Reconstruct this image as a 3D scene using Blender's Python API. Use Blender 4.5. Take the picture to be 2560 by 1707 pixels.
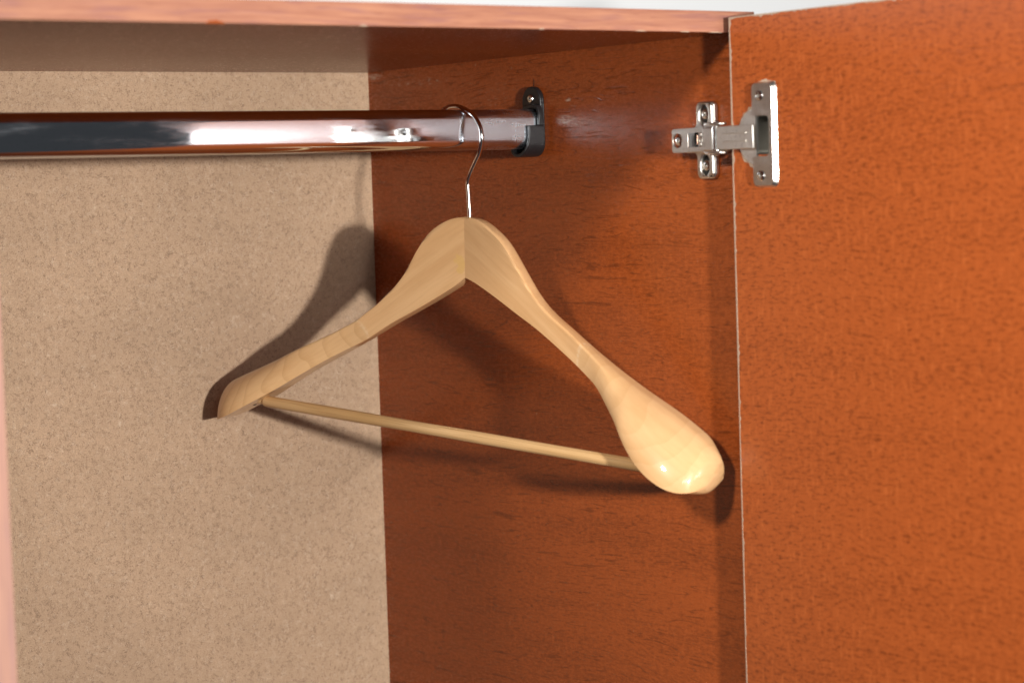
import bpy, bmesh, math, random
from mathutils import Vector, Matrix

random.seed(7)
scene = bpy.context.scene
for o in list(bpy.data.objects):
    bpy.data.objects.remove(o)
COL = scene.collection

# ------------------------------------------------------------------ camera
YAW, PITCH, ROLL = 0.63649, -0.06199, -0.03261
fwd = Vector((math.sin(YAW) * math.cos(PITCH), math.cos(YAW) * math.cos(PITCH), math.sin(PITCH)))
rgt = fwd.cross(Vector((0, 0, 1))).normalized()
upv = rgt.cross(fwd)
cr, sr = math.cos(ROLL), math.sin(ROLL)
r2 = rgt * cr + upv * sr
u2 = upv * cr - rgt * sr
cam_d = bpy.data.cameras.new("camera")
cam = bpy.data.objects.new("camera", cam_d)
COL.objects.link(cam)
CAM = Vector((-1.0896, -1.20845, -0.10387))
cam.matrix_world = Matrix(((r2.x, u2.x, -fwd.x, CAM.x), (r2.y, u2.y, -fwd.y, CAM.y), (r2.z, u2.z, -fwd.z, CAM.z), (0, 0, 0, 1)))
cam_d.sensor_width = 36.0
cam_d.lens = 5942.6 / 2560.0 * 36.0
cam_d.clip_start = 0.05
cam_d.clip_end = 100
cam_d.dof.use_dof = True
cam_d.dof.focus_distance = 1.78
cam_d.dof.aperture_fstop = 6.8
scene.camera = cam

# ------------------------------------------------------------------ world, lamps, exposure
world = bpy.data.worlds.new("World")
scene.world = world
world.use_nodes = True
wb = world.node_tree.nodes["Background"]
wb.inputs[0].default_value = (0.92, 0.95, 1.0, 1)
wb.inputs[1].default_value = 0.05

def area(name, loc, target, sx, sy, power, col, shape='RECTANGLE'):
    l = bpy.data.lights.new(name, 'AREA')
    l.shape = shape
    l.size = sx
    if shape == 'RECTANGLE':
        l.size_y = sy
    l.energy = power
    l.color = col
    o = bpy.data.objects.new(name, l)
    COL.objects.link(o)
    o.location = loc
    d = Vector(target) - Vector(loc)
    o.rotation_euler = d.to_track_quat('-Z', 'Y').to_euler()
    return o

def spot(name, loc, target, power, cone, blend, radius, col):
    l = bpy.data.lights.new(name, 'SPOT')
    l.energy = power; l.color = col; l.spot_size = math.radians(cone); l.spot_blend = blend; l.shadow_soft_size = radius
    o = bpy.data.objects.new(name, l)
    COL.objects.link(o)
    o.location = loc
    o.rotation_euler = (Vector(target) - Vector(loc)).to_track_quat('-Z', 'Y').to_euler()
    return o
spot("flash_lamp", (-0.58, -1.85, -0.08), (-0.16, 0.45, -0.20), 236, 60, 0.6, 0.044, (1.0, 0.975, 0.94))
spot("side_flash_lamp", (-1.28, -0.44, 0.36), (0.0, -0.16, -0.19), 76, 40, 1.0, 0.075, (1.0, 0.955, 0.90))
sb = CAM + rgt*0.23 - fwd*0.25 + Vector((0, 0, 0.13))
area("camera_side_softbox", sb, (-0.05, 0.1, -0.1), 0.56, 0.26, 4.4, (0.99, 0.99, 1.0))

vs = scene.view_settings
vs.view_transform = 'Standard'
vs.look = 'None'
vs.exposure = 0.0
vs.gamma = 1.0
vs.use_curve_mapping = False
scene.render.engine = 'CYCLES'
scene.cycles.caustics_reflective = True
scene.cycles.max_bounces = 8
scene.cycles.glossy_bounces = 5
scene.cycles.diffuse_bounces = 3
scene.cycles.blur_glossy = 0.3

# ------------------------------------------------------------------ node helper
class NT:
    def __init__(self, name):
        self.m = bpy.data.materials.new(name)
        self.m.use_nodes = True
        self.t = self.m.node_tree
        self.b = self.t.nodes["Principled BSDF"]
    def n(self, typ, **kw):
        nd = self.t.nodes.new(typ)
        for k, v in kw.items():
            setattr(nd, k, v)
        return nd
    def put(self, sock, v):
        if isinstance(v, bpy.types.NodeSocket):
            self.t.links.new(v, sock)
        elif v is not None:
            if sock.type == 'RGBA' and len(v) == 3:
                v = (*v, 1)
            sock.default_value = v
    def math(self, op, a, b=None, c=None, clamp=False):
        nd = self.n('ShaderNodeMath', operation=op, use_clamp=clamp)
        for i, v in enumerate((a, b, c)):
            if v is not None:
                self.put(nd.inputs[i], v)
        return nd.outputs[0]
    def obj(self):
        return self.n('ShaderNodeTexCoord').outputs['Object']
    def sep(self, v):
        s = self.n('ShaderNodeSeparateXYZ'); self.put(s.inputs[0], v)
        return s.outputs
    def comb(self, x, y, z):
        s = self.n('ShaderNodeCombineXYZ')
        for i, v in enumerate((x, y, z)):
            self.put(s.inputs[i], v)
        return s.outputs[0]
    def vmul(self, v, k):
        s = self.n('ShaderNodeVectorMath', operation='MULTIPLY'); self.put(s.inputs[0], v); self.put(s.inputs[1], k)
        return s.outputs[0]
    def vadd(self, v, k):
        s = self.n('ShaderNodeVectorMath', operation='ADD'); self.put(s.inputs[0], v); self.put(s.inputs[1], k)
        return s.outputs[0]
    def noise(self, v, scale, detail=2, rough=.5, dist=0.0, col=False):
        s = self.n('ShaderNodeTexNoise'); self.put(s.inputs['Vector'], v)
        s.inputs['Scale'].default_value = scale; s.inputs['Detail'].default_value = detail
        s.inputs['Roughness'].default_value = rough; s.inputs['Distortion'].default_value = dist
        return s.outputs['Color' if col else 'Fac']
    def mr(self, v, a, b, c=0.0, d=1.0, smooth=False):
        s = self.n('ShaderNodeMapRange'); s.clamp = True
        if smooth: s.interpolation_type = 'SMOOTHSTEP'
        for i, x in enumerate((v, a, b, c, d)):
            self.put(s.inputs[i], x)
        return s.outputs[0]
    def mix(self, f, a, b, blend='MIX'):
        s = self.n('ShaderNodeMix', data_type='RGBA', blend_type=blend)
        self.put(s.inputs[0], f); self.put(s.inputs[6], a); self.put(s.inputs[7], b)
        return s.outputs[2]
    def bump(self, h, strength, dist):
        s = self.n('ShaderNodeBump'); self.put(s.inputs['Height'], h)
        s.inputs['Strength'].default_value = strength; s.inputs['Distance'].default_value = dist
        self.put(self.b.inputs['Normal'], s.outputs[0])
    def set(self, **kw):
        for k, v in kw.items():
            self.put(self.b.inputs[k.replace('_', ' ')], v)
        return self.m

# ------------------------------------------------------------------ materials
def laminate(name, axis, c_light, c_main, c_dark, rough=.32, pore=.75, bumpk=.35, spec=.5, scuffs=(), cross_k=.35, blotch=.5, bk=.35, lines=0.0):
    """printed wood laminate; axis = direction of the grain ('x' or 'y'), figure across is the other in-plane axis"""
    t = NT(name)
    x, y, z = t.sep(t.obj())
    a, c = (y, z) if axis == 'y' else (x, t.math('ADD', z, y))
    if axis == 'z': a, c = z, x
    p = t.comb(a, c, 0.0)
    wv = t.noise(t.vmul(p, (4, 7, 1)), 1.0, 1)      # waviness of the figure
    c2 = t.math('ADD', c, t.math('MULTIPLY', t.math('SUBTRACT', wv, .5), .030))
    p2 = t.comb(a, c2, 0.0)
    broad = t.noise(t.vmul(p2, (4, 34, 1)), 1.0, 2, .6)
    mott = t.noise(t.vmul(p2, (170, 430, 1)), 1.0, 3, .75)
    cross = t.noise(t.vmul(p2, (300, 70, 1)), 1.0, 2, .65)
    por = t.noise(t.vmul(p2, (26, 640, 1)), 1.0, 2, .6)
    region = t.noise(t.vmul(p2, (14, 40, 1)), 1.0, 2, .6)
    pores = t.math('MULTIPLY', t.mr(por, .60, .70), t.mr(region, .40, .62))
    if lines > 0:      # long hairlines of the open grain, broken into dashes
        rid = t.noise(t.vmul(t.vadd(p2, (1.7, 4.3, 0)), (7, 105, 1)), 1.0, 1, .5)
        ln = t.mr(t.math('ABSOLUTE', t.math('SUBTRACT', t.math('FRACT', t.math('MULTIPLY', rid, 13.0)), .5)), .03, .10, 1.0, 0.0)
        gt = t.mr(t.noise(t.vmul(p2, (38, 260, 1)), 1.0, 2), .45, .56)
        pores = t.math('MAXIMUM', t.math('MULTIPLY', pores, .7), t.math('MULTIPLY', t.math('MULTIPLY', ln, gt), lines))
    f1 = t.math('ADD', t.math('MULTIPLY', broad, bk), t.math('MULTIPLY', mott, 1 - bk))
    colr = t.mix(t.mr(f1, .30, .55), c_dark, c_main)
    colr = t.mix(t.math('MULTIPLY', t.mr(cross, .54, .74), cross_k), colr, c_light)
    colr = t.mix(t.math('MULTIPLY', t.mr(mott, .44, .30), blotch), colr, tuple(v * .75 for v in c_dark))
    colr = t.mix(t.math('MULTIPLY', pores, pore), colr, tuple(v * .38 for v in c_dark))
    rgh = t.math('ADD', rough, t.math('MULTIPLY', t.math('SUBTRACT', mott, .5), .10))
    if scuffs:
        ns = t.noise(t.vmul(p, (160, 700, 1)), 1.0, 3, .6)
    for (sa, sc, la, lc, thr) in scuffs:   # pale rubbed marks
        da = t.math('DIVIDE', t.math('SUBTRACT', a, sa), la)
        dc = t.math('DIVIDE', t.math('SUBTRACT', c, sc), lc)
        d = t.math('SQRT', t.math('ADD', t.math('MULTIPLY', da, da), t.math('MULTIPLY', dc, dc)))
        m = t.math('MULTIPLY', t.mr(d, .25, 1.0, 1.0, 0.0), t.mr(ns, thr, thr + .12))
        colr = t.mix(t.math('MULTIPLY', m, .85), colr, (.50, .35, .26))
    h = t.math('SUBTRACT', t.math('MULTIPLY', mott, .25), pores)
    t.bump(h, bumpk, .0006)
    return t.set(Base_Color=colr, Roughness=rgh, Specular_IOR_Level=spec)

def edge_band(name, axis, k=1.0):
    t = NT(name)
    x, y, z = t.sep(t.obj())
    a, c = (x, z) if axis == 'x' else (z, x)
    p = t.comb(a, c, 0.0)
    wv = t.noise(t.vmul(p, (9, 30, 1)), 1.0, 2)
    c2 = t.math('ADD', c, t.math('MULTIPLY', t.math('SUBTRACT', wv, .5), .006))
    p2 = t.comb(a, c2, 0.0)
    s1 = t.noise(t.vmul(p2, (14, 330, 1)), 1.0, 3, .6)
    s2 = t.noise(t.vmul(t.vadd(p2, (4, 1.7, 0)), (22, 240, 1)), 1.0, 2, .6)
    s3 = t.noise(t.vmul(p2, (60, 900, 1)), 1.0, 2, .6)
    c_ = t.mix(t.mr(s1, .34, .66), (.29, .120, .080), (.42, .195, .118))
    c_ = t.mix(t.math('MULTIPLY', t.mr(s2, .52, .68), .5), c_, (.235, .105, .105))
    c_ = t.mix(t.math('MULTIPLY', t.mr(s3, .58, .72), .35), c_, (.15, .05, .035))
    if k != 1.0: c_ = t.mix(.35, c_, (.56, .37, .31))  # pale mix paints in the bright sheen on the upright's front edge
    return t.set(Base_Color=c_, Roughness=.27, Specular_IOR_Level=.6)

RED = ((.43, .098, .021), (.310, .0655, .0125), (.185, .0375, .0075))
M_side = laminate("red_brown_laminate_side", 'y', *RED, rough=.27, pore=.75, lines=.62, spec=.38, scuffs=((.190, -.050, .014, .004, .44), (.17, -.053, .03, .004, .52), (.275, -.030, .05, .012, .60), (.38, -.012, .05, .004, .56), (.186, -.036, .004, .002, .40), (.445, -.004, .012, .003, .40)))
M_door = laminate("red_brown_laminate_door", 'y', (.47, .117, .028), (.338, .0755, .0165), (.192, .041, .0098), rough=.23, pore=.55, bumpk=.15, cross_k=.50, blotch=.72, bk=.20, lines=.35, spec=.42)
M_top = laminate("red_brown_laminate_top_shaded", 'x', *(tuple(v*.85 for v in c) for c in RED), rough=.26, pore=.4, bumpk=.10, spec=.20)  # same reds darkened, shade of the unlit underside put into the colour
M_top.node_tree.nodes['Principled BSDF'].inputs['Specular Tint'].default_value = (.95, .76, .58, 1)
M_edge = edge_band("pink_wood_edge_band", 'x')
M_edgev = edge_band("pink_edge_band_painted_sheen", 'z', 1.55)

def mdf(name, base, k=1.0):
    t = NT(name)
    o = t.obj()
    cloud = t.noise(t.vmul(o, (5, 5, 9)), 1.0, 3, .65)
    grain = t.noise(o, 800, 2, .8)
    grain2 = t.noise(o, 210, 2, .6)
    def fib(off, sc, th, lo):
        q = t.vadd(o, off)
        nn = t.noise(q, sc, 1.0, .5, 1.6)
        line = t.mr(t.math('ABSOLUTE', t.math('SUBTRACT', nn, .5)), 0.0, th, 1.0, 0.0)
        gate = t.mr(t.noise(q, sc * .62, 1, .5), lo, lo + .08)
        return t.math('MULTIPLY', line, gate)
    dark = t.math('MAXIMUM', fib((1.3, 2.2, 0.4), 320, .045, .52), fib((5.3, 1.2, 7.4), 560, .07, .53))
    lite = t.math('MAXIMUM', fib((8.1, 0.2, 3.3), 400, .05, .55), fib((2.1, 6.2, 9.3), 130, .016, .60))
    c = t.mix(t.mr(cloud, .3, .7), tuple(v * .77 for v in base), tuple(v * 1.08 for v in base))
    c = t.mix(t.mr(grain, .34, .64), tuple(v * .70 for v in base), c)
    c = t.mix(t.math('MULTIPLY', t.mr(grain2, .5, .75), .12), c, tuple(v * .72 for v in base))
    c = t.mix(t.math('MULTIPLY', dark, .66 * k), c, (base[0] * .25, base[1] * .20, base[2] * .19))
    c = t.mix(t.math('MULTIPLY', lite, .38 * k), c, (.66, .54, .41))
    t.bump(t.math('ADD', grain, t.math('SUBTRACT', lite, dark)), .25, .0004)
    return t.set(Base_Color=c, Roughness=.72, Specular_IOR_Level=.25)
M_mdf = mdf("hardboard_fibre", (.455, .308, .196))

def chip_mat():
    t = NT("bare_chipboard_edge")
    g = t.noise(t.obj(), 700, 2, .6)
    return t.set(Base_Color=t.mix(g, (.22, .14, .09), (.50, .38, .28)), Roughness=.8)
M_chip = chip_mat()

def hanger_wood(name, block_s, block_c, rk):
    t = NT(name)
    x, y, z = t.sep(t.obj())
    s = t.math('ABSOLUTE', x)
    al = t.math('SUBTRACT', t.math('MULTIPLY', s, .84), t.math('MULTIPLY', z, .54))
    ac = t.math('ADD', t.math('MULTIPLY', s, .54), t.math('MULTIPLY', z, .84))
    side = t.math('MULTIPLY', t.math('SIGN', x), 3.0)
    p = t.comb(t.math('ADD', al, side), ac, y)
    fine = t.noise(t.vmul(p, (28, 520, 200)), 1.0, 3, .6)
    broad = t.noise(t.vmul(p, (6, 60, 40)), 1.0, 3, .55, .6)
    fleck = t.noise(t.vmul(p, (260, 420, 300)), 1.0, 2, .6)
    c = t.mix(t.mr(broad, .30, .70), (.57, .318, .138), (.69, .425, .210))
    c = t.mix(t.math('MULTIPLY', t.mr(fine, .45, .72), .35), c, (.48, .26, .105))
    c = t.mix(t.math('MULTIPLY', t.mr(fleck, .5, .75), .10), c, (.66, .44, .23))
    # block glued to the end of the arm, growth rings cut across
    v = t.math('SUBTRACT', ac, t.math('MULTIPLY', al, .0))
    dv = t.math('SUBTRACT', ac, block_c)
    edge = t.math('SUBTRACT', block_s, t.math('MULTIPLY', t.math('MULTIPLY', dv, dv), -28.0))
    inside = t.mr(t.math('SUBTRACT', al, edge), 0.0, .0012)
    ringc = t.math('ADD', al, t.math('ADD', t.math('MULTIPLY', t.math('MULTIPLY', dv, dv), 30.0), t.math('MULTIPLY', t.noise(t.vmul(p, (18, 20, 14)), 1.0, 2), .055)))
    ring = t.math('FRACT', t.math('MULTIPLY', ringc, 58.0))
    ringm = t.math('MULTIPLY', t.mr(ring, .70, 1.0), inside)
    cb = t.mix(t.mr(ring, 0.0, 1.0), (.61, .395, .205), (.55, .335, .158))
    c = t.mix(inside, c, t.mix(.60, cb, c))
    c = t.mix(t.math('MULTIPLY', ringm, rk), c, (.38, .205, .08))
    glue = t.math('MULTIPLY', t.mr(t.math('ABSOLUTE', t.math('SUBTRACT', al, edge)), .0006, .0022, 1.0, 0.0), t.mr(t.noise(p, 420, 2), .38, .58))
    c = t.mix(t.math('MULTIPLY', glue, .5), c, (.72, .53, .33))
    # glue blot beside the centre joint
    bx = t.math('ADD', x, .0045); bz = t.math('ADD', z, .034)
    d = t.math('SQRT', t.math('ADD', t.math('MULTIPLY', bx, bx), t.math('MULTIPLY', t.math('MULTIPLY', bz, bz), .28)))
    bl = t.mr(t.math('ADD', d, t.math('MULTIPLY', t.math('SUBTRACT', t.noise(p, 190, 1), .5), .010)), .0028, .0034, 1.0, 0.0)
    c = t.mix(t.math('MULTIPLY', bl, .6), c, (.62, .38, .12))
    rg = t.math('ADD', .34, t.math('MULTIPLY', t.math('SUBTRACT', fine, .5), .15))
    t.bump(fine, .06, .0004)
    return t.set(Base_Color=c, Roughness=rg, Specular_IOR_Level=.2, Coat_Weight=.6, Coat_Roughness=.055)
M_armL = hanger_wood("varnished_beech", .122, -.028, .22)
M_armR = hanger_wood("varnished_beech_front_arm", .138, -.012, .05)

def dowel_mat():
    t = NT("dowel_wood")
    x, y, z = t.sep(t.obj())
    zr = t.math('ADD', z, t.math('MULTIPLY', x, .04))
    p = t.comb(t.math('MULTIPLY', x, 14), t.math('MULTIPLY', zr, 900), t.math('MULTIPLY', y, 700))
    f = t.noise(p, 1.0, 3, .6)
    p3 = t.noise(t.comb(t.math('MULTIPLY', x, 9), t.math('MULTIPLY', zr, 60), t.math('MULTIPLY', y, 60)), 1.0, 2)
    c = t.mix(t.mr(p3, .35, .65), (.50, .295, .120), (.63, .405, .195))
    c = t.mix(t.mr(f, .5, .72), c, (.38, .215, .085))
    t.bump(f, .2, .0003)
    return t.set(Base_Color=c, Roughness=.5, Specular_IOR_Level=.35)
M_dowel = dowel_mat()

def metal(name, col, rough, smudge=0.0, sc=(40, 400, 400), spots=0.0):
    t = NT(name)
    o = t.obj()
    n1 = t.noise(t.vmul(o, sc), 1.0, 3, .6)
    n2 = t.noise(o, 90, 3, .6)
    r = t.math('ADD', rough, t.math('MULTIPLY', t.math('MULTIPLY', t.mr(n1, .45, .8), t.mr(n2, .4, .7)), smudge))
    c = t.mix(t.math('MULTIPLY', t.mr(t.noise(o, 500, 2), .55, .75), spots), col, tuple(v * .45 for v in col))
    return t.set(Base_Color=c, Metallic=1.0, Roughness=r)

def chrome_rail():
    t = NT("chrome_rail")
    o = t.obj()
    x, y, z = t.sep(o)
    streak = t.noise(t.vmul(o, (900, 60, 60)), 1.0, 2, .6)
    smear = t.noise(t.vmul(o, (22, 120, 120)), 1.0, 3, .65)
    worn = t.mr(x, -.11, -.05)            # the end beside the bracket is rubbed dull
    r = t.math('ADD', .045, t.math('ADD', t.math('MULTIPLY', t.mr(smear, .45, .75), .16), t.math('MULTIPLY', worn, t.math('MULTIPLY_ADD', streak, .12, .10))))
    pits = t.mr(t.noise(o, 900, 1), .66, .74)
    c = t.mix(t.math('MULTIPLY', pits, .35), (.70, .745, .80), (.32, .34, .37))
    t.bump(t.noise(t.vmul(o, (14, 40, 40)), 1.0, 1), .03, .0004)
    return t.set(Base_Color=c, Metallic=1.0, Roughness=r)
M_rail = chrome_rail()
M_hook = metal("polished_hook_wire", (.80, .78, .76), .07, .1)
M_nickel = metal("nickel_plated_steel", (.70, .665, .61), .31, .2, (120, 120, 120), .35)
M_worn = metal("dull_worn_steel", (.78, .755, .70), .44, .2, (300, 200, 200), .35)
M_screw = metal("screw_steel", (.70, .67, .63), .18, .15)
M_dark = NT("recess_shade_black").set(Base_Color=(.012, .011, .010), Roughness=.6)  # near-black colour stands in for shade inside holes and seats

def plastic():
    t = NT("black_plastic")
    g = t.noise(t.obj(), 1500, 2, .6)
    t.bump(g, .35, .0003)
    dust = t.mr(t.noise(t.obj(), 1100, 2, .6), .62, .72)
    return t.set(Base_Color=t.mix(t.math('MULTIPLY', dust, .12), (.010, .010, .011), (.16, .15, .14)), Roughness=.42, Specular_IOR_Level=.5)
M_plastic = plastic()
M_pencil = NT("pencil_mark").set(Base_Color=(.012, .010, .010), Roughness=.7)
def wallm():
    t = NT("white_wall_paint")
    t.bump(t.noise(t.obj(), 300, 3), .05, .001)
    return t.set(Base_Color=(.94, .955, .965), Roughness=.85, Specular_IOR_Level=.2)
M_wall = wallm()

# ------------------------------------------------------------------ mesh helpers
def empty(name, M, label, cat):
    o = bpy.data.objects.new(name, None)
    o.empty_display_size = .03
    COL.objects.link(o)
    o.matrix_world = M
    o["label"] = label
    o["category"] = cat
    return o

def link(name, me, mat, parent=None, smooth=None, bevel=0.0, seg=2, local=False):
    o = bpy.data.objects.new(name, me)
    COL.objects.link(o)
    if mat is not None:
        me.materials.append(mat)
    if parent is not None:
        o.parent = parent
        if not local:
            root = parent
            while root.parent: root = root.parent
            # meshes are written in world coordinates
            o.matrix_parent_inverse = (root.matrix_basis.inverted() if parent is root else Matrix.Identity(4))
    if bevel:
        b = o.modifiers.new("bevel", 'BEVEL'); b.width = bevel; b.segments = seg; b.limit_method = 'ANGLE'; b.angle_limit = math.radians(35)
        b.harden_normals = False
    if smooth is not None:
        for p in me.polygons: p.use_smooth = True
        a = math.radians(smooth)
        me.update()
        me.set_sharp_from_angle(angle=a)
    return o

def bm_mesh(bm, name):
    bmesh.ops.recalc_face_normals(bm, faces=bm.faces)
    me = bpy.data.meshes.new(name)
    bm.to_mesh(me); bm.free()
    return me

def box_bm(bm, x0, x1, y0, y1, z0, z1):
    v = [bm.verts.new(p) for p in ((x0,y0,z0),(x1,y0,z0),(x1,y1,z0),(x0,y1,z0),(x0,y0,z1),(x1,y0,z1),(x1,y1,z1),(x0,y1,z1))]
    for f in ((0,3,2,1),(4,5,6,7),(0,1,5,4),(1,2,6,5),(2,3,7,6),(3,0,4,7)):
        bm.faces.new([v[i] for i in f])

def box(name, x0, x1, y0, y1, z0, z1, mat, parent=None, bevel=0.0006):
    bm = bmesh.new(); box_bm(bm, x0, x1, y0, y1, z0, z1)
    return link(name, bm_mesh(bm, name), mat, parent, bevel=bevel)

def prism_x(bm, pts, x0, x1):
    """extrude a (y,z) outline along x"""
    a = [bm.verts.new((x0, y, z)) for y, z in pts]
    b = [bm.verts.new((x1, y, z)) for y, z in pts]
    bm.faces.new(a); bm.faces.new(b[::-1])
    n = len(pts)
    for i in range(n):
        bm.faces.new((a[i], b[i], b[(i+1) % n], a[(i+1) % n]))

def ring_prism_x(bm, outer, inner, x0, x1, closed=True):
    n = len(outer)
    A = [bm.verts.new((x0, y, z)) for y, z in outer]; B = [bm.verts.new((x1, y, z)) for y, z in outer]
    C = [bm.verts.new((x0, y, z)) for y, z in inner]; D = [bm.verts.new((x1, y, z)) for y, z in inner]
    rng = range(n) if closed else range(n - 1)
    for i in rng:
        j = (i + 1) % n
        bm.faces.new((A[i], A[j], B[j], B[i])); bm.faces.new((C[i], D[i], D[j], C[j]))
        bm.faces.new((A[i], C[i], C[j], A[j])); bm.faces.new((B[i], B[j], D[j], D[i]))
    if not closed:
        for i in (0, n - 1):
            bm.faces.new((A[i], B[i], D[i], C[i]))

def rrect(y0, y1, z0, z1, r, seg=6):
    out = []
    for (cy, cz, a0) in ((y1 - r, z1 - r, 0), (y0 + r, z1 - r, 90), (y0 + r, z0 + r, 180), (y1 - r, z0 + r, 270)):
        for k in range(seg + 1):
            a = math.radians(a0 + 90 * k / seg)
            out.append((cy + r * math.cos(a), cz + r * math.sin(a)))
    return out

def tube(name, pts, rad, mat, parent, seg=12, cap=True, local=False):
    bm = bmesh.new()
    P = [Vector(p) for p in pts]
    rings = []
    prev = None
    for i, p in enumerate(P):
        t = (P[min(i+1, len(P)-1)] - P[max(i-1, 0)]).normalized()
        if prev is None:
            ref = Vector((0, 0, 1)) if abs(t.z) < .9 else Vector((1, 0, 0))
            nrm = t.cross(ref).normalized()
        else:
            nrm = (prev - t * prev.dot(t)).normalized()
        prev = nrm
        bn = t.cross(nrm)
        rr = rad[i] if isinstance(rad, (list, tuple)) else rad
        rings.append([bm.verts.new(p + nrm * rr * math.cos(2*math.pi*k/seg) + bn * rr * math.sin(2*math.pi*k/seg)) for k in range(seg)])
    for a, b in zip(rings, rings[1:]):
        for k in range(seg):
            bm.faces.new((a[k], a[(k+1) % seg], b[(k+1) % seg], b[k]))
    if cap:
        bm.faces.new(rings[0][::-1]); bm.faces.new(rings[-1])
    return link(name, bm_mesh(bm, name), mat, parent, smooth=50, local=local)

def catmull(pts, n=8):
    P = [Vector(p) for p in pts]
    P = [P[0]*2 - P[1]] + P + [P[-1]*2 - P[-2]]
    out = []
    for i in range(1, len(P) - 2):
        for k in range(n):
            t = k / n
            a, b, c, d = P[i-1], P[i], P[i+1], P[i+2]
            out.append(.5*((2*b) + (c-a)*t + (2*a-5*b+4*c-d)*t*t + (3*b-a-3*c+d)*t**3))
    out.append(P[-2])
    return out

def screw_x(name, y, z, x, r, mat, parent, ang=20, h=.0012, cross=True, ry=1.0):
    """pan head phillips screw facing -x"""
    bm = bmesh.new()
    prof = [(r, 0), (r, h*.35), (r*.86, h*.8), (r*.55, h), (0, h)]
    seg = 20
    rings = []
    for rr, hh in prof[:-1]:
        rings.append([bm.verts.new((x - hh, y + rr*math.cos(2*math.pi*k/seg)*ry, z + rr*math.sin(2*math.pi*k/seg))) for k in range(seg)])
    for a, b in zip(rings, rings[1:]):
        for k in range(seg): bm.faces.new((a[k], a[(k+1)%seg], b[(k+1)%seg], b[k]))
    # recessed cross socket: ring from outer circle to a plus-shaped pit
    last = rings[-1]
    plus = []
    w, L = r*.16, r*.46
    a0 = math.radians(ang)
    base = [(L,-w),(L,w),(w,w),(w,L),(-w,L),(-w,w),(-L,w),(-L,-w),(-w,-w),(-w,-L),(w,-L),(w,-w)]
    for (dy, dz) in base:
        plus.append((y + ry*(dy*math.cos(a0)-dz*math.sin(a0)), z + dy*math.sin(a0)+dz*math.cos(a0)))
    pt = [bm.verts.new((x - h, a, b)) for a, b in plus]
    pb = [bm.verts.new((x - h*.15, a, b)) for a, b in plus]
    for k in range(12):
        bm.faces.new((pt[k], pt[(k+1)%12], pb[(k+1)%12], pb[k]))
    bm.faces.new(pb)
    es = []
    for k in range(seg):
        e = bm.edges.get((last[k], last[(k+1)%seg])); es.append(e)
    for k in range(12):
        es.append(bm.edges.get((pt[k], pt[(k+1)%12])))
    bmesh.ops.triangle_fill(bm, use_beauty=True, edges=es)
    return link(name, bm_mesh(bm, name), mat, parent, smooth=35)

# ------------------------------------------------------------------ the setting
D = 0.45487          # inside depth of the wardrobe
ZB = -1.15           # panels run on below the picture
XL = -0.5430         # front right arris of the left upright
bm = bmesh.new(); box_bm(bm, -4.0, 4.0, .52, .60, -1.3, 2.2)
wall = link("wall", bm_mesh(bm, "wall"), M_wall)
wall["kind"] = "structure"

# ------------------------------------------------------------------ wardrobe
W = empty("wardrobe", Matrix.Translation((-.27, .22, ZB)), "open red-brown wood-laminate wardrobe with beige fibreboard back and its door swung wide", "wardrobe")
T = .0140
box("side_panel", 0.0, .016, .0015, D + .003, ZB, .004, M_side, W)
box("upright_panel", XL - .016, XL, .0015, D, ZB, .004, M_side, W)
box("back_panel", XL - .014, .014, D, D + .0032, ZB, .004, M_mdf, W, bevel=0)
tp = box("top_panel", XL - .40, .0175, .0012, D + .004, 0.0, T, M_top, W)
box("edge_band", XL - .40, .0178, 0.0, .0010, -.0002, T + .0002, M_edge, tp, bevel=.0003)
up_edge = box("edge_band", XL - .0162, XL + .0002, 0.0, .0010, ZB, -.0006, M_edgev, W, bevel=.0003)
# shallow chips on the lower arris of the top edge band (bare board shows)
for cx_, L_, hh, nm in ((-.402, .013, .0022, 'c'), (-.30, .006, .0010, 'd'), (-.165, .004, .0009, 'd'), (-.083, .010, .0007, 'd'), (-.045, .008, .0008, 'd'), (-.018, .012, .0006, 'd')):
    bm = bmesh.new()
    n = 9
    top = []; bot = []
    for i in range(n):
        xx = cx_ + L_ * (i/(n-1) - .5)
        e = math.sin(math.pi * i/(n-1)) ** .6
        top.append(bm.verts.new((xx, -.00025, -.0004 + (hh * e) * (.7 + .5*random.random()))))
        bot.append(bm.verts.new((xx, -.00025, -.00045)))
    for i in range(n-1):
        bm.faces.new((bot[i], bot[i+1], top[i+1], top[i]))
    g = bmesh.ops.extrude_face_region(bm, geom=bm.faces[:])
    for v in [e for e in g['geom'] if isinstance(e, bmesh.types.BMVert)]: v.co.y += .0006
    link("edge_chip", bm_mesh(bm, "edge_chip"), M_chip if nm == 'd' else M_door, tp)

# ---- door, opened square to the front
DX, DY, DZ = -.013, -.0085, .0090
YE = -.306
HY0, HY1, HZ0, HZ1 = -.0475, -.0335, -.0835, -.0575     # recess bored for the hinge cup
bm = bmesh.new()
ys = [DY, HY1, HY0, YE]; zs = [ZB, HZ0, HZ1, DZ]
g = [[bm.verts.new((DX, y, z)) for z in zs] for y in ys]
for i in range(3):
    for j in range(3):
        if (i, j) != (1, 1):
            bm.faces.new((g[i][j], g[i+1][j], g[i+1][j+1], g[i][j+1]))
hb = {}
for i in (1, 2):
    for j in (1, 2): hb[i, j] = bm.verts.new((DX + .0115, ys[i], zs[j]))
for a, b in (((1,1),(2,1)), ((2,1),(2,2)), ((2,2),(1,2)), ((1,2),(1,1))):
    bm.faces.new((g[a[0]][a[1]], g[b[0]][b[1]], hb[b], hb[a]))
bm.faces.new((hb[1,1], hb[2,1], hb[2,2], hb[1,2]))
XB = DX + .016
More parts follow.
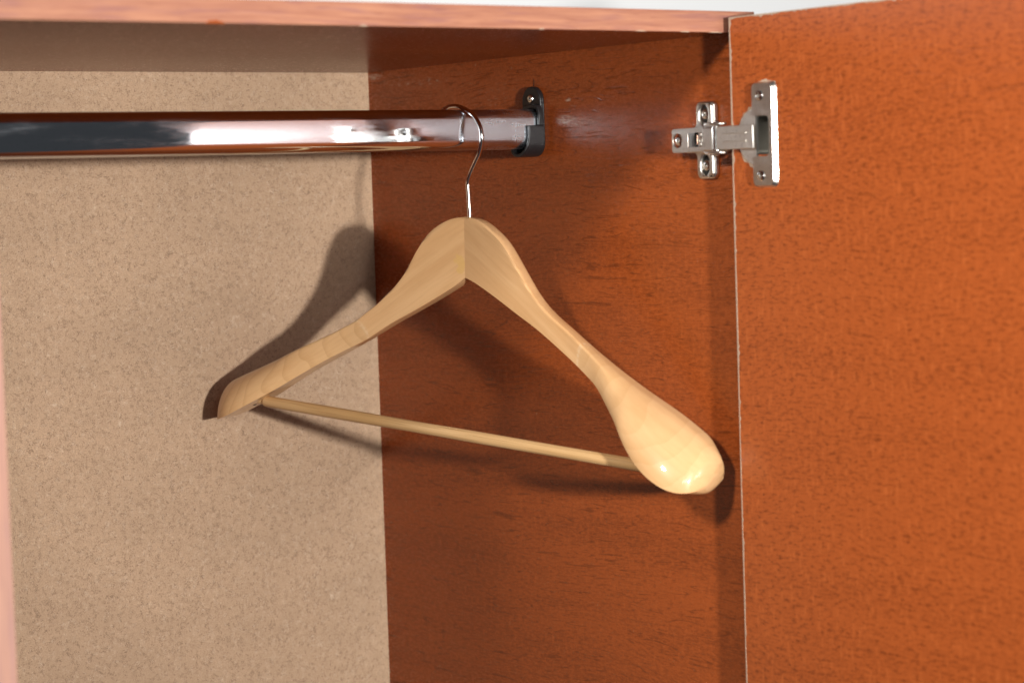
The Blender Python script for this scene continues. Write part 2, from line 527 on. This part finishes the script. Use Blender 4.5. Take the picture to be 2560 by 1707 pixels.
o4 = [bm.verts.new((XB, y, z)) for y, z in ((DY, ZB), (YE, ZB), (YE, DZ), (DY, DZ))]
bm.faces.new(o4)
bm.faces.new([g[i][0] for i in range(4)] + [o4[1], o4[0]])
bm.faces.new([g[i][3] for i in (3,2,1,0)] + [o4[3], o4[2]])
bm.faces.new([g[0][j] for j in (3,2,1,0)] + [o4[0], o4[3]])
bm.faces.new([g[3][j] for j in range(4)] + [o4[2], o4[1]])
door = link("door", bm_mesh(bm, "door"), M_door, W)

def ragged(name, p0, p1, inward, wmin, wmax, n, mat, parent, lift, rnd, corner=None):
    """thin worn strip along an edge; p0->p1 on the edge, ragged towards `inward`"""
    p0, p1, inward, lift = Vector(p0), Vector(p1), Vector(inward), Vector(lift)
    bm = bmesh.new(); a = []; b = []
    w = (wmin + wmax) / 2
    for i in range(n + 1):
        f = i / n
        w += rnd.uniform(-.35, .35) * (wmax - wmin)
        w = min(max(w, wmin), wmax)
        ww = w * (2.2 if rnd.random() < .08 else 1)
        if corner: ww += corner * math.exp(-f * (p1 - p0).length / .004)
        q = p0.lerp(p1, f)
        a.append(bm.verts.new(q + lift - inward * .0002)); b.append(bm.verts.new(q + lift + inward * ww))
    for i in range(n): bm.faces.new((a[i], a[i+1], b[i+1], b[i]))
    g = bmesh.ops.extrude_face_region(bm, geom=bm.faces[:])
    for v in [e for e in g['geom'] if isinstance(e, bmesh.types.BMVert)]: v.co -= lift * 1.6
    return link(name, bm_mesh(bm, name), mat, parent)
rnd = random.Random(3)
ragged("worn_edge", (DX, DY, DZ), (DX, DY, ZB), (0, -1, 0), .0004, .0010, 520, M_chip, door, (-.00022, 0, 0), rnd, .0015)
ragged("worn_edge", (DX, DY, DZ), (DX, YE, DZ), (0, 0, -1), .0003, .0011, 260, M_chip, door, (-.00026, 0, 0), rnd, .001)

# ---- rail bracket screwed to the side panel
YR, ZR = 0.22217, -0.05608
BY = YR + .0040
hw = .0112
def stadium(w_, top, bot, n=14):
    pts = []
    for k in range(n + 1):
        a = math.pi * k / n
        pts.append((BY + w_*math.cos(a), top - w_ + w_*math.sin(a)))
    for k in range(n + 1):
        a = math.pi + math.pi * k / n
        pts.append((BY + w_*math.cos(a), bot + w_ + w_*math.sin(a)))
    return pts
bm = bmesh.new()
prism_x(bm, stadium(hw, -.0240, -.0768), -.0042, .0)
brk = link("rail_bracket", bm_mesh(bm, "rail_bracket"), M_plastic, W, smooth=40, bevel=.0007, seg=3)
# open cup that carries the rail: deep wall in front and below, shallow behind
def cup_wall(y_lo_open, n=40):
    out = []; inn = []
    ro, ri = .0112, .0088
    cz = -.0768 + ro
    zt = -.0535
    for i in range(8): out.append((YR - .0108, zt + (cz - zt)*i/8))
    ctr = YR + .0004
    for k in range(n + 1):
        a = math.pi + math.pi*k/n
        out.append((ctr + ro*math.cos(a), cz + ro*math.sin(a)))
    for i in range(1, 9): out.append((ctr + ro, cz + (zt - cz)*i/8))
    for (y, z) in out:
        if z >= cz: inn.append((y + (.0024 if y < ctr else -.0024), z))
        else:
            d = math.hypot(y - ctr, z - cz); inn.append((ctr + (y-ctr)*ri/d, cz + (z-cz)*ri/d))
    return out, inn
o_, i_ = cup_wall(0)
bm = bmesh.new()
ring_prism_x(bm, o_, i_, -.0178, -.0040, closed=False)
for v in bm.verts:      # outer lip slants: longest at the bottom
    if v.co.x < -.01:
        v.co.x += -.0035 * max(0, min(1, (-.062 - v.co.z)/.012))
link("cup_wall", bm_mesh(bm, "cup_wall"), M_plastic, brk, smooth=40, bevel=.0007, seg=3)
bm = bmesh.new()
ring_prism_x(bm, [(YR-.0108, -.0536), (YR-.0108, -.0440), (YR-.0080, -.0385), (YR, -.0372), (YR+.009, -.0385), (YR+.0118, -.044), (YR+.0118, -.0536)],
             [(YR-.0084, -.0536), (YR-.0084, -.0450), (YR-.0062, -.0410), (YR, -.0402), (YR+.0068, -.0410), (YR+.0092, -.045), (YR+.0092, -.0536)], -.0085, -.0040, closed=False)
link("collar", bm_mesh(bm, "collar"), M_plastic, brk, smooth=40, bevel=.0006)
screw_x("screw", BY - .0002, -.0330, -.0042, .0033, M_screw, brk, ang=12, h=.0016)
bm = bmesh.new()
mk = [(BY + .0014, -.0236), (BY + .0008, -.0205), (BY + .0015, -.0180)]
for a, b, wd in ((mk[0], mk[1], .0007), (mk[1], mk[2], .00045)):
    vv = [bm.verts.new((-.0001, a[0]-wd, a[1])), bm.verts.new((-.0001, a[0]+wd, a[1])), bm.verts.new((-.0001, b[0]+wd*.5, b[1])), bm.verts.new((-.0001, b[0]-wd*.5, b[1]))]
    bm.faces.new(vv)
link("pencil_mark", bm_mesh(bm, "pencil_mark"), M_pencil, W)

# ---- concealed hinge
HZ = -.0712
def channel(y0, y1, z0, z1, xt, xb, th):
    return [(y0, z0), (y1, z1)]
# arm: pressed steel channel with screw seat and window
bm = bmesh.new()
za, zb = HZ - .0084, HZ + .0082
XT = -.0138
outer = rrect(.0085, .0530, za, zb, .0022, 4)
wy0, wy1, wz0, wz1 = .0252, .0362, HZ - .0050, HZ + .0050
inner = rrect(wy0, wy1, wz0, wz1, .0008, 4)
def plate_with_holes(bm, outer, holes, x0, x1):
    """flat plate (y,z outline) with holes, between x0 (front) and x1"""
    loops_f = []; loops_b = []
    ef = []; eb = []
    for lp in [outer] + holes:
        f = [bm.verts.new((x0, y, z)) for y, z in lp]; b = [bm.verts.new((x1, y, z)) for y, z in lp]
        n = len(lp)
        for i in range(n):
            j = (i+1) % n
            bm.faces.new((f[i], f[j], b[j], b[i]))
            ef.append(bm.edges.get((f[i], f[j]))); eb.append(bm.edges.get((b[i], b[j])))
    bmesh.ops.triangle_fill(bm, use_beauty=True, edges=ef)
    bmesh.ops.triangle_fill(bm, use_beauty=True, edges=eb)
def circ(cy, cz, r, n=20, ry=1.0):
    return [(cy + r*ry*math.cos(2*math.pi*k/n), cz + r*math.sin(2*math.pi*k/n)) for k in range(n)]
plate_with_holes(bm, outer, [inner, circ(.0470, HZ, .0050)], XT, XT + .0014)
# side cheeks
box_bm(bm, XT + .0010, -.0045, .0090, .0515, za + .0001, za + .0013)
box_bm(bm, XT + .0010, -.0045, .0090, .0515, zb - .0013, zb - .0001)
hinge = link("hinge", bm_mesh(bm, "hinge"), M_nickel, W, smooth=35, bevel=.0005, seg=2)
# cross-shaped mounting plate
def wing_outline():
    p = []
    def arc(cy, cz, r, a0, a1, n=6):
        for k in range(n+1):
            a = math.radians(a0 + (a1-a0)*k/n); p.append((cy + r*math.cos(a), cz + r*math.sin(a)))
    y0, y1 = .0190, .0385
    zt, zb_ = HZ + .0262, HZ - .0268
    r = .004
    arc(y1 - r, zt - r, r, 0, 90); arc(y0 + r, zt - r, r, 90, 180)
    arc(y0 - r, HZ + .0085 + r, r, 360, 270)
    p.append((.0060, HZ + .0085)); p.append((.0060, HZ - .0088))
    arc(y0 - r, HZ - .0088 - r, r, 90, 0)
    arc(y0 + r, zb_ + r, r, 180, 270); arc(y1 - r, zb_ + r, r, 270, 360)
    arc(y1 + r, HZ - .0088 - r, r, 180, 90)
    p.append((.0500, HZ - .0088)); p.append((.0500, HZ + .0085))
    arc(y1 + r, HZ + .0085 + r, r, 270, 180)
    return p
def slot(cy, cz, ry, rz, n=24):
    return [(cy + ry*math.cos(2*math.pi*k/n), cz + rz*math.sin(2*math.pi*k/n)) for k in range(n)]
bm = bmesh.new()
plate_with_holes(bm, wing_outline(), [slot(.0308, HZ + .0172, .0047, .0072), slot(.0302, HZ - .0172, .0047, .0072)], -.0040, -.0003)
mp = link("mounting_plate", bm_mesh(bm, "mounting_plate"), M_nickel, hinge, smooth=35, bevel=.0011, seg=3)
# raised step along the front side of each wing
for sgn in (1, -1):
    bm = bmesh.new()
    z0, z1 = (HZ + .0095, HZ + .0240) if sgn > 0 else (HZ - .0245, HZ - .0100)
    prism_x(bm, rrect(.0202, .0238, z0, z1, .0015, 4), -.0056, -.0036)
    link("wing_rib", bm_mesh(bm, "wing_rib"), M_nickel, hinge, smooth=35, bevel=.0007)
    bm = bmesh.new()
    zc = HZ + sgn*.0172
    prism_x(bm, slot(.0305, zc, .0046, .0071), -.0010, -.0004)
    link("slot_floor", bm_mesh(bm, "slot_floor"), M_dark if sgn < 0 else M_dark, hinge)
    screw_x("screw", .0303, HZ + sgn*.0176, -.0012, .0040, M_screw, hinge, ang=35 if sgn > 0 else 8, h=.0018)
# adjusting screws
def prism_dark(cy, cz, r, x):
    bm = bmesh.new(); prism_x(bm, circ(cy, cz, r), x, x + .0008)
    link("screw_seat", bm_mesh(bm, "screw_seat"), M_dark, hinge)
# raised pad where the arm meets the knuckle
bm = bmesh.new(); prism_x(bm, rrect(.0088, .0188, za + .0004, zb - .0004, .0016, 4), XT - .0017, XT + .0004)
link("arm_pad", bm_mesh(bm, "arm_pad"), M_nickel, hinge, smooth=35, bevel=.0006)
prism_dark(.0470, HZ, .0056, -.0100)
screw_x("screw", .0468, HZ, -.0112, .0038, M_screw, hinge, ang=25, h=.0022)
bm = bmesh.new(); prism_x(bm, rrect(wy0 - .001, wy1 + .001, wz0 - .001, wz1 + .001, .0008, 3), -.0062, -.0052)
link("window_floor", bm_mesh(bm, "window_floor"), M_dark, hinge)
tube("adjusting_screw", [(-.0085, .0288, HZ - .0032), (-.0085, .0288, HZ + .0032)], .0026, metal("coppery_screw", (.62, .36, .26), .25), hinge, 14)
# stamped mark on the arm (small raised curls)
for k, (yy, zz, rr, a0, a1) in enumerate(((.0232, HZ + .0030, .0016, 40, 320), (.0225, HZ - .0006, .0015, -60, 200), (.0236, HZ - .0034, .0014, 90, 330), (.0203, HZ + .0012, .0052, 130, 235))):
    pts = [(XT - .0001, yy + rr*math.cos(math.radians(a0 + (a1-a0)*i/10)), zz + rr*math.sin(math.radians(a0 + (a1-a0)*i/10))) for i in range(11)]
    tube("stamped_mark", pts, .00035, M_nickel, hinge, 6)
# knuckle: two ears and a pin
zl0_, zl1_ = HZ - .0080, HZ + .0078
M_deep = metal('dark_recess_steel', (.30, .29, .265), .34, .2)
for zc in (zb + .0016, za - .0012):
    bm = bmesh.new()
    bm2 = [( .0120, XT + .0002), (.0120, -.0205), (.0030, -.0225), (-.0042, -.0200), (-.0052, -.0165), (-.0030, -.0128), (.0040, -.0110)]
    a = [bm.verts.new((x, y, zc - .0009)) for y, x in bm2]; b = [bm.verts.new((x, y, zc + .0009)) for y, x in bm2]
    bm.faces.new(a); bm.faces.new(b[::-1])
    for i in range(len(a)): bm.faces.new((a[i], a[(i+1)%len(a)], b[(i+1)%len(a)], b[i]))
    link("knuckle_ear", bm_mesh(bm, "knuckle_ear"), M_nickel, hinge, smooth=35, bevel=.0005)
tube("rolled_eye", [(-.0176, .0020, zl0_), (-.0176, .0020, zl1_)], .0030, M_screw, hinge, 20)
tube("hinge_pin", [(-.0180, .0010, za - .0034), (-.0180, .0010, za - .0026), (-.0180, .0010, zb + .0030), (-.0180, .0010, zb + .0038)], [.0012, .0019, .0019, .0012], M_screw, hinge, 16)
# saddle between arm and knuckle
bm = bmesh.new()
sp = [(-.0006, -.0202), (-.0060, -.0200), (-.0200, -.0194), (-.0330, -.0188), (-.0352, -.0186)]
th = .0016
zl0, zl1 = HZ - .0078, HZ + .0078
rows = []
for i, (y, x) in enumerate(sp):
    y2, x2 = sp[min(i+1, len(sp)-1)]; y1, x1 = sp[max(i-1, 0)]
    t = Vector((y2-y1, x2-x1)).normalized(); nn = Vector((-t.y, t.x))
    if nn.y < 0: nn = -nn
    rows.append([bm.verts.new((x, y, zl0)), bm.verts.new((x, y, zl1)), bm.verts.new((x + nn.y*th, y + nn.x*th, zl1)), bm.verts.new((x + nn.y*th, y + nn.x*th, zl0))])
for a, b in zip(rows, rows[1:]):
    for k in range(4): bm.faces.new((a[k], a[(k+1)%4], b[(k+1)%4], b[k]))
bm.faces.new(rows[0]); bm.faces.new(rows[-1][::-1])
link("link_arm", bm_mesh(bm, "link_arm"), M_worn, hinge, smooth=40, bevel=.0004)
for zc in (HZ - .0026, HZ + .0028):
    tube("press_line", [(-.0204, -.0075, zc), (-.0196, -.0180, zc), (-.0192, -.0290, zc)], .00035, M_worn, hinge, 6)
# cup flange on the door
CX = DX - .0030
bm = bmesh.new()
z_t, z_b = -.0365, -.1040
fl = []
def arcf(cy, cz, r, a0, a1, n=6):
    for k in range(n+1):
        a = math.radians(a0 + (a1-a0)*k/n); fl.append((cy + r*math.cos(a), cz + r*math.sin(a)))
yl, yr_ = -.0320, -.0512
arcf(yl - .0030, z_t - .0030, .0030, 0, 90); arcf(yr_ + .0040, z_t - .0040, .0040, 90, 180)
arcf(yr_ + .0040, z_b + .0040, .0040, 180, 270); arcf(yl - .0030, z_b + .0030, .0030, 270, 360)
fl.append((yl, HZ - .0185)); fl.append((yl + .0012, HZ - .0150)); fl.append((yl - .0005, HZ - .0130))
arcf(-.0445, HZ - .0100, .0034, 270, 180); arcf(-.0445, HZ + .0100, .0034, 180, 90)
fl.append((yl - .0005, HZ + .0134)); fl.append((yl + .0012, HZ + .0150)); fl.append((yl, HZ + .0185))
plate_with_holes(bm, fl, [], CX, DX - .0001)
# chamfer: push the door-side rim outwards
for v in bm.verts:
    if v.co.x > DX - .001:
        cyy, czz = (yl + yr_)/2, HZ
        if v.co.y < yr_ + .003: v.co.y -= .0018
        if v.co.z > z_t - .003: v.co.z += .0012
        if v.co.z < z_b + .003: v.co.z -= .0012
link("cup_flange", bm_mesh(bm, "cup_flange"), M_nickel, hinge, smooth=30, bevel=.0004, seg=2)
# visible half of the cup rim, nearly flush with the door
bm = bmesh.new()
half = [(-.0345 + .0186*math.cos(math.radians(a)), HZ + .0188*math.sin(math.radians(a))) for a in range(-88, 89, 8)]
half += [(-.0335, HZ + .0188), (-.0335, HZ - .0188)]
prism_x(bm, half, DX - .0012, DX - .0001)
link("cup_rim", bm_mesh(bm, "cup_rim"), M_worn, hinge, smooth=30, bevel=.0005)
# liner of the cup recess
bm = bmesh.new()
rin = rrect(HY0 + .0003, HY1 - .0003, HZ0 + .0003, HZ1 - .0003, .003, 4); rout = rrect(HY0 + .0001, HY1 - .0001, HZ0 + .0001, HZ1 - .0001, .0032, 4)
ring_prism_x(bm, rout, rin, DX - .0001, DX + .0110)
prism_x(bm, rin, DX + .0095, DX + .0112)
link("cup", bm_mesh(bm, "cup"), M_deep, hinge, smooth=35)
tube("cup_pin", [(-.0070, -.0425, HZ - .0085), (-.0070, -.0425, HZ + .0085)], .0016, M_worn, hinge, 12)
for zc in (HZ + .0268, HZ - .0262):
    screw_x("screw", -.0395, zc, CX + .0003, .0036, M_screw, hinge, ang=20, h=.0013)
# splintered laminate round the cup and above the flange
rr_ = random.Random(5)
bm = bmesh.new()
prev = None
vin = []; vout = []
for a in range(-96, 97, 6):
    ra = math.radians(a)
    wd = .0009 + .0014*rr_.random()*(1.4 if abs(a) > 40 else .5)
    vin.append(bm.verts.new((DX - .00018, -.0345 + .0182*math.cos(ra), HZ + .0184*math.sin(ra))))
    vout.append(bm.verts.new((DX - .00018, -.0345 + (.0189 + wd)*math.cos(ra), HZ + (.0191 + wd)*math.sin(ra))))
for i in range(len(vin)-1): bm.faces.new((vin[i], vin[i+1], vout[i+1], vout[i]))
link("splintered_rim", bm_mesh(bm, "splintered_rim"), M_chip, door)
bm = bmesh.new()
vin = []; vout = []
for i in range(14):
    f = i/13
    vin.append(bm.verts.new((DX - .00018, -.034 - .0185*f, -.0372))); vout.append(bm.verts.new((DX - .00018, -.034 - .0185*f, -.0358 + .0014*math.sin(math.pi*f)*(.5 + rr_.random()))))
for i in range(13): bm.faces.new((vin[i], vin[i+1], vout[i+1], vout[i]))
link("splintered_rim", bm_mesh(bm, "splintered_rim"), M_chip, door)

# ------------------------------------------------------------------ clothes rail (oval tube 30 x 15 mm)
Rl = empty("clothes_rail", Matrix.Translation((-.27, YR, ZR - .015)), "chromed oval clothes rail held by the black plastic bracket", "rail")
def oval(w_, h_, n=20):
    r = w_; pts = []
    for k in range(n + 1):
        a = math.pi*k/n; pts.append((YR + r*math.cos(a), ZR + (h_ - r) + r*math.sin(a)))
    for k in range(n + 1):
        a = math.pi + math.pi*k/n; pts.append((YR + r*math.cos(a), ZR - (h_ - r) + r*math.sin(a)))
    return pts
bm = bmesh.new()
ring_prism_x(bm, oval(.0075, .015), oval(.0065, .0140), XL + .0002, -.0046)
link("tube", bm_mesh(bm, "tube"), M_rail, Rl, smooth=30)

# ------------------------------------------------------------------ wooden hanger
A = Vector((-0.07256, 0.215, -0.12003))
ps, tilt, KK, pit = math.radians(18), -.07, .10, -.07
hu = Vector((math.sin(ps), -math.cos(ps), 0)); hn = Vector((-math.cos(ps), -math.sin(ps), 0)); hz = Vector((0, 0, 1))
U = hu*math.cos(tilt) + hz*math.sin(tilt)
w2 = -hu*math.sin(tilt) + hz*math.cos(tilt)
N = hn*math.cos(pit) + w2*math.sin(pit)
Wv = -hn*math.sin(pit) + w2*math.cos(pit)
MH = Matrix(((U.x, -N.x, Wv.x, A.x), (U.y, -N.y, Wv.y, A.y), (U.z, -N.z, Wv.z, A.z), (0, 0, 0, 1)))
H = empty("coat_hanger", MH, "pale varnished wooden coat hanger with wide shoulders and trouser bar hanging on the rail", "hanger")
MHi = MH.inverted()

def interp(tab, s):
    for (a, va), (b, vb) in zip(tab, tab[1:]):
        if s <= b: return va + (vb - va)*(s - a)/(b - a)
    return tab[-1][1]
def smooth_tab(tab, n=160):
    """catmull-rom through a table of (s, value) -> dense table"""
    xs = [t[0] for t in tab]; ysv = [t[1] for t in tab]
    m = []
    for i in range(len(tab)):
        if i == 0: m.append((ysv[1]-ysv[0])/(xs[1]-xs[0]))
        elif i == len(tab)-1: m.append((ysv[-1]-ysv[-2])/(xs[-1]-xs[-2]))
        else: m.append((ysv[i+1]-ysv[i-1])/(xs[i+1]-xs[i-1]))
    out = []
    for k in range(n + 1):
        s = xs[0] + (xs[-1]-xs[0])*k/n
        i = 0
        while i < len(xs)-2 and s > xs[i+1]: i += 1
        h = xs[i+1]-xs[i]; t = (s-xs[i])/h
        out.append((s, (2*t**3-3*t*t+1)*ysv[i] + (t**3-2*t*t+t)*h*m[i] + (-2*t**3+3*t*t)*ysv[i+1] + (t**3-t*t)*h*m[i+1]))
    return out
# tables in millimetres along the arm: top line, bottom line at the back, bottom line at the front, depth of the front flare
TOP = {-1: [(0, .6), (10, -.8), (18.4, -4), (27.8, -9.8), (35.5, -17), (41.6, -25.2), (46.9, -34.2), (51.4, -41), (55.8, -47), (62, -54), (70, -61), (78, -68), (86, -73.7), (97, -81.6), (116, -91.6), (135, -100), (154, -108.4), (174, -118.4), (193.6, -127.2), (206, -132.8), (213, -136.3), (218.3, -140.8), (221.5, -146.5), (222.6, -152)],
       1: [(0, .6), (10, -.2), (18, -3), (26, -7.7), (33.5, -13.2), (40, -20), (45.3, -27), (51, -34.6), (57, -42.6), (63, -50), (71, -58), (81, -65.4), (93.5, -73), (108, -82), (118, -88), (136, -98), (154, -107.5), (172, -115.8), (190, -124), (205, -132), (214, -137.5), (220.5, -143), (224.6, -147), (226.8, -151), (227.5, -154.5)]}
BOB = {-1: [(0, -44), (8, -50), (20, -57.3), (32, -64.2), (50, -74), (67, -83), (88, -95), (108.6, -106.3), (128, -116.4), (147, -126.6), (162, -135.5), (176, -144.2), (186, -150), (205, -159.6), (216, -165.0), (221.6, -166.8), (222.6, -164.8)],
       1: [(0, -44), (8, -46.5), (20, -51.8), (34, -58.7), (48, -66), (66, -75), (80, -83), (93, -91), (104, -97.5), (115, -104), (127, -110), (141, -119.5), (155, -129), (170, -139), (186, -150), (200, -157), (210, -163.5), (218, -167.5), (223.5, -168.6), (226.6, -166), (227.5, -162)]}
BOF = {-1: [(0, -44), (8, -50), (20, -57.3), (32, -64.2), (50, -74), (67, -83), (88, -96), (108, -105.8), (126, -115.4), (145, -127), (162, -138), (179, -148), (191, -154.6), (199, -158.8), (209, -162.8), (217, -165.6), (221.6, -166.4), (222.6, -164.4)],
       1: [(0, -44), (8, -46.5), (20, -51.8), (34, -58.7), (48, -66), (66, -75), (80, -83), (93, -91), (104, -97.5), (115, -104), (127, -110.5), (141, -121), (155, -131), (170, -146), (185, -158.5), (200, -167), (210, -170.4), (217, -171), (223, -170), (226.6, -166.5), (227.5, -162)]}
FF = {-1: [(0, 7), (90, 7), (110, 8), (127, 11), (141, 15), (155, 20), (170, 26), (185, 30.5), (200, 31.5), (209, 28.5), (217, 22.5), (221.4, 16), (222.6, 11)],
      1: [(0, 7), (90, 7), (105, 8), (118, 10.5), (130, 15), (141, 21), (152, 28), (162, 34.5), (174, 39.5), (187, 42), (200, 41.5), (211, 38), (219, 32.5), (224, 24.5), (226.6, 16), (227.5, 10)]}
BBK = [(0, 7.5), (200, 7.5), (215, 7.2), (223, 5.6), (226.5, 3.6), (228, 2)]
def resample(P, n):
    L = [0.0]
    for a, b in zip(P, P[1:]): L.append(L[-1] + math.hypot(b[0]-a[0], b[1]-a[1]))
    # keep more points round the top arrises
    out = []
    for k in range(n + 1):
        d = L[-1]*k/n
        i = 0
        while i < len(P)-2 and d > L[i+1]: i += 1
        t = (d - L[i])/max(1e-9, L[i+1]-L[i])
        out.append((P[i][0] + (P[i+1][0]-P[i][0])*t, P[i][1] + (P[i+1][1]-P[i][1])*t))
    return out
def arm(sign, mat):
    top, bb, bf, ff, bk = (smooth_tab(t) for t in (TOP[sign], BOB[sign], BOF[sign], FF[sign], BBK))
    smax = TOP[sign][-1][0]
    st = []
    s = 0.0
    while s < 205: st.append(s); s += 3.0
    while s < smax - .05: st.append(s); s += max(.45, (smax - s)*.16)
    st.append(smax - .02)
    bm = bmesh.new()
    rings = []
    NT_, NB = 46, 8
    for s in st:
        wt, wb_, wf, F, b = interp(top, s), interp(bb, s), interp(bf, s), interp(ff, s), interp(bk, s)
        flare = min(1, max(0, (F - 8)/18))
        nr = -1.0 + 6.5*flare          # ridge line
        pf = 1.75; pb = 4.0
        if s > smax - 14:
            q = (smax - s)/14; pf = 2.0 + (pf - 2.0)*q; pb = 2.2 + (pb - 2.2)*q
        ring = []
        ease = min(1.0, (smax - s)/12.0)
        wr = wb_ + (wf - wb_)
        box_p = [(F, wf), (F, wf + (wt - wf)*.45), (F, wt - 1.3), (F - .35, wt - .45), (F - 1.2, wt), (F*.3 - .5, wt - .1), (-b + 4.2, wt - .9), (-b + 2.0, wt - 2.2), (-b + .6, wt - 4.4), (-b, wt - 7.5), (-b, wb_)]
        bp = resample(box_p, NT_)
        for k in range(NT_ + 1):
            th = math.pi*k/NT_
            c, sn = math.cos(th), math.sin(th)
            e = pf if c >= 0 else pb
            cc = math.copysign(abs(c)**(2/e), c); ss = abs(sn)**(2/e)
            n_ = nr + (F - nr)*cc if c >= 0 else nr + (b + nr)*cc
            f = (n_ + b)/(F + b) if F + b > 1e-6 else .5
            wl = wb_ + (wf - wb_)*f
            dome = (n_, wl + (wt - wl)*ss)
            if c < -1e-9:      # flat top surface running back from the ridge
                back = resample([(nr, wt), (-b + 3.6, wt - .9), (-b + 1.4, wt - 2.2), (-b + .3, wt - 4.2), (-b, wt - 7), (-b, wb_)], NT_//2)[k - NT_//2]
                q = min(1.0, (smax - s)/14.0)
                dome = (back[0]*q + dome[0]*(1-q), back[1]*q + dome[1]*(1-q))
            g = min(1.0, flare**.8 * 1.02 + (1 - ease))
            ring.append((bp[k][0]*(1-g) + dome[0]*g, bp[k][1]*(1-g) + dome[1]*g))
        # along the underside from back to front (slightly crowned when flared)
        for k in range(1, NB):
            f = k/NB
            n_ = -b + (F + b)*f
            wl = wb_ + (wf - wb_)*f
            ring.append((n_, wl - ((4.6*min(1, max(0, (s - 150)/40)) * min(1, (smax - s)/6 + .25)) if sign > 0 else -.8*flare)*math.sin(math.pi*f) - .3*math.sin(math.pi*f)))
        rings.append([bm.verts.new((sign*s/1000, -(n_ + KK*s)/1000, w_/1000)) for n_, w_ in ring])
    m = len(rings[0])
    for a, b in zip(rings, rings[1:]):
        for k in range(m): bm.faces.new((a[k], a[(k+1) % m], b[(k+1) % m], b[k]))
    bm.faces.new(rings[0][::-1]); bm.faces.new(rings[-1])
    me = bm_mesh(bm, "shoulder_arm")
    o = link("shoulder_arm", me, mat, H, smooth=42, local=True)
    return o
arm(-1, M_armL)
arm(1, M_armR)

# trouser bar: straight dowel let into both arms
def px_ray(x, y):
    return (fwd + r2*((x - 1280)/5942.6) - u2*((y - 853.5)/5942.6))
def on_hanger_plane(x, y, noff):
    d = px_ray(x, y); P0 = A + N*noff
    return CAM + d*((P0 - CAM).dot(N)/d.dot(N))
pl = MHi @ on_hanger_plane(674, 1003.8, .026); pr = MHi @ on_hanger_plane(1573, 1158.6, .030)
dv = (pr - pl).normalized()
e0 = pl - dv*.004; e1 = pr + dv*.030
pts = [e0 - dv*.020, e0 - dv*.0012, e0 - dv*.0004, e0 + dv*.0008] + [e0.lerp(e1, k/12) for k in range(1, 13)]
tube("trouser_bar", pts, [.0028, .0029, .0039, .0043] + [.00435 + .0001*math.sin(k*1.3) for k in range(12)], M_dowel, H, 24, local=True)
# black tube painting in the dark of the hole round the bar end
tube("bar_hole_shade", [e0 - dv*.022, e0 - dv*.0115], [.0050, .0050], M_dark, H, 24, local=True)

# hook wire
hk = [(1174, 545), (1172.5, 510), (1170.5, 478), (1169.5, 458), (1174, 439), (1185, 413), (1198, 384), (1203.8, 357), (1203.8, 334), (1199.2, 313.5), (1185, 290), (1165, 274.5), (1144, 266.5), (1126, 266.5), (1114, 271.5)]
def on_hook(x, y):
    d = px_ray(x, y); return CAM + d*((A - CAM).dot(hn)/d.dot(hn))
W3 = [on_hook(x, y) for x, y in hk]
# continue the curl behind the rail
c0 = W3[-1]
uu = (c0 - A).dot(hu); zz = c0.z
cu, cz_ = -.0100, -.0590
rr0 = math.hypot(uu - cu, zz - cz_); a0 = math.atan2(zz - cz_, uu - cu)
for k in range(1, 9):
    a = a0 + (math.radians(192) - a0)*k/8
    q = A + hu*(cu + rr0*math.cos(a)); q.z = cz_ + rr0*math.sin(a)
    W3.append(q)
W3.insert(0, W3[0] + Vector((0, 0, -.012)))
curve = [MHi @ p for p in catmull(W3, 6)]
tube("hook", curve, .00155, M_hook, H, 16, local=True)
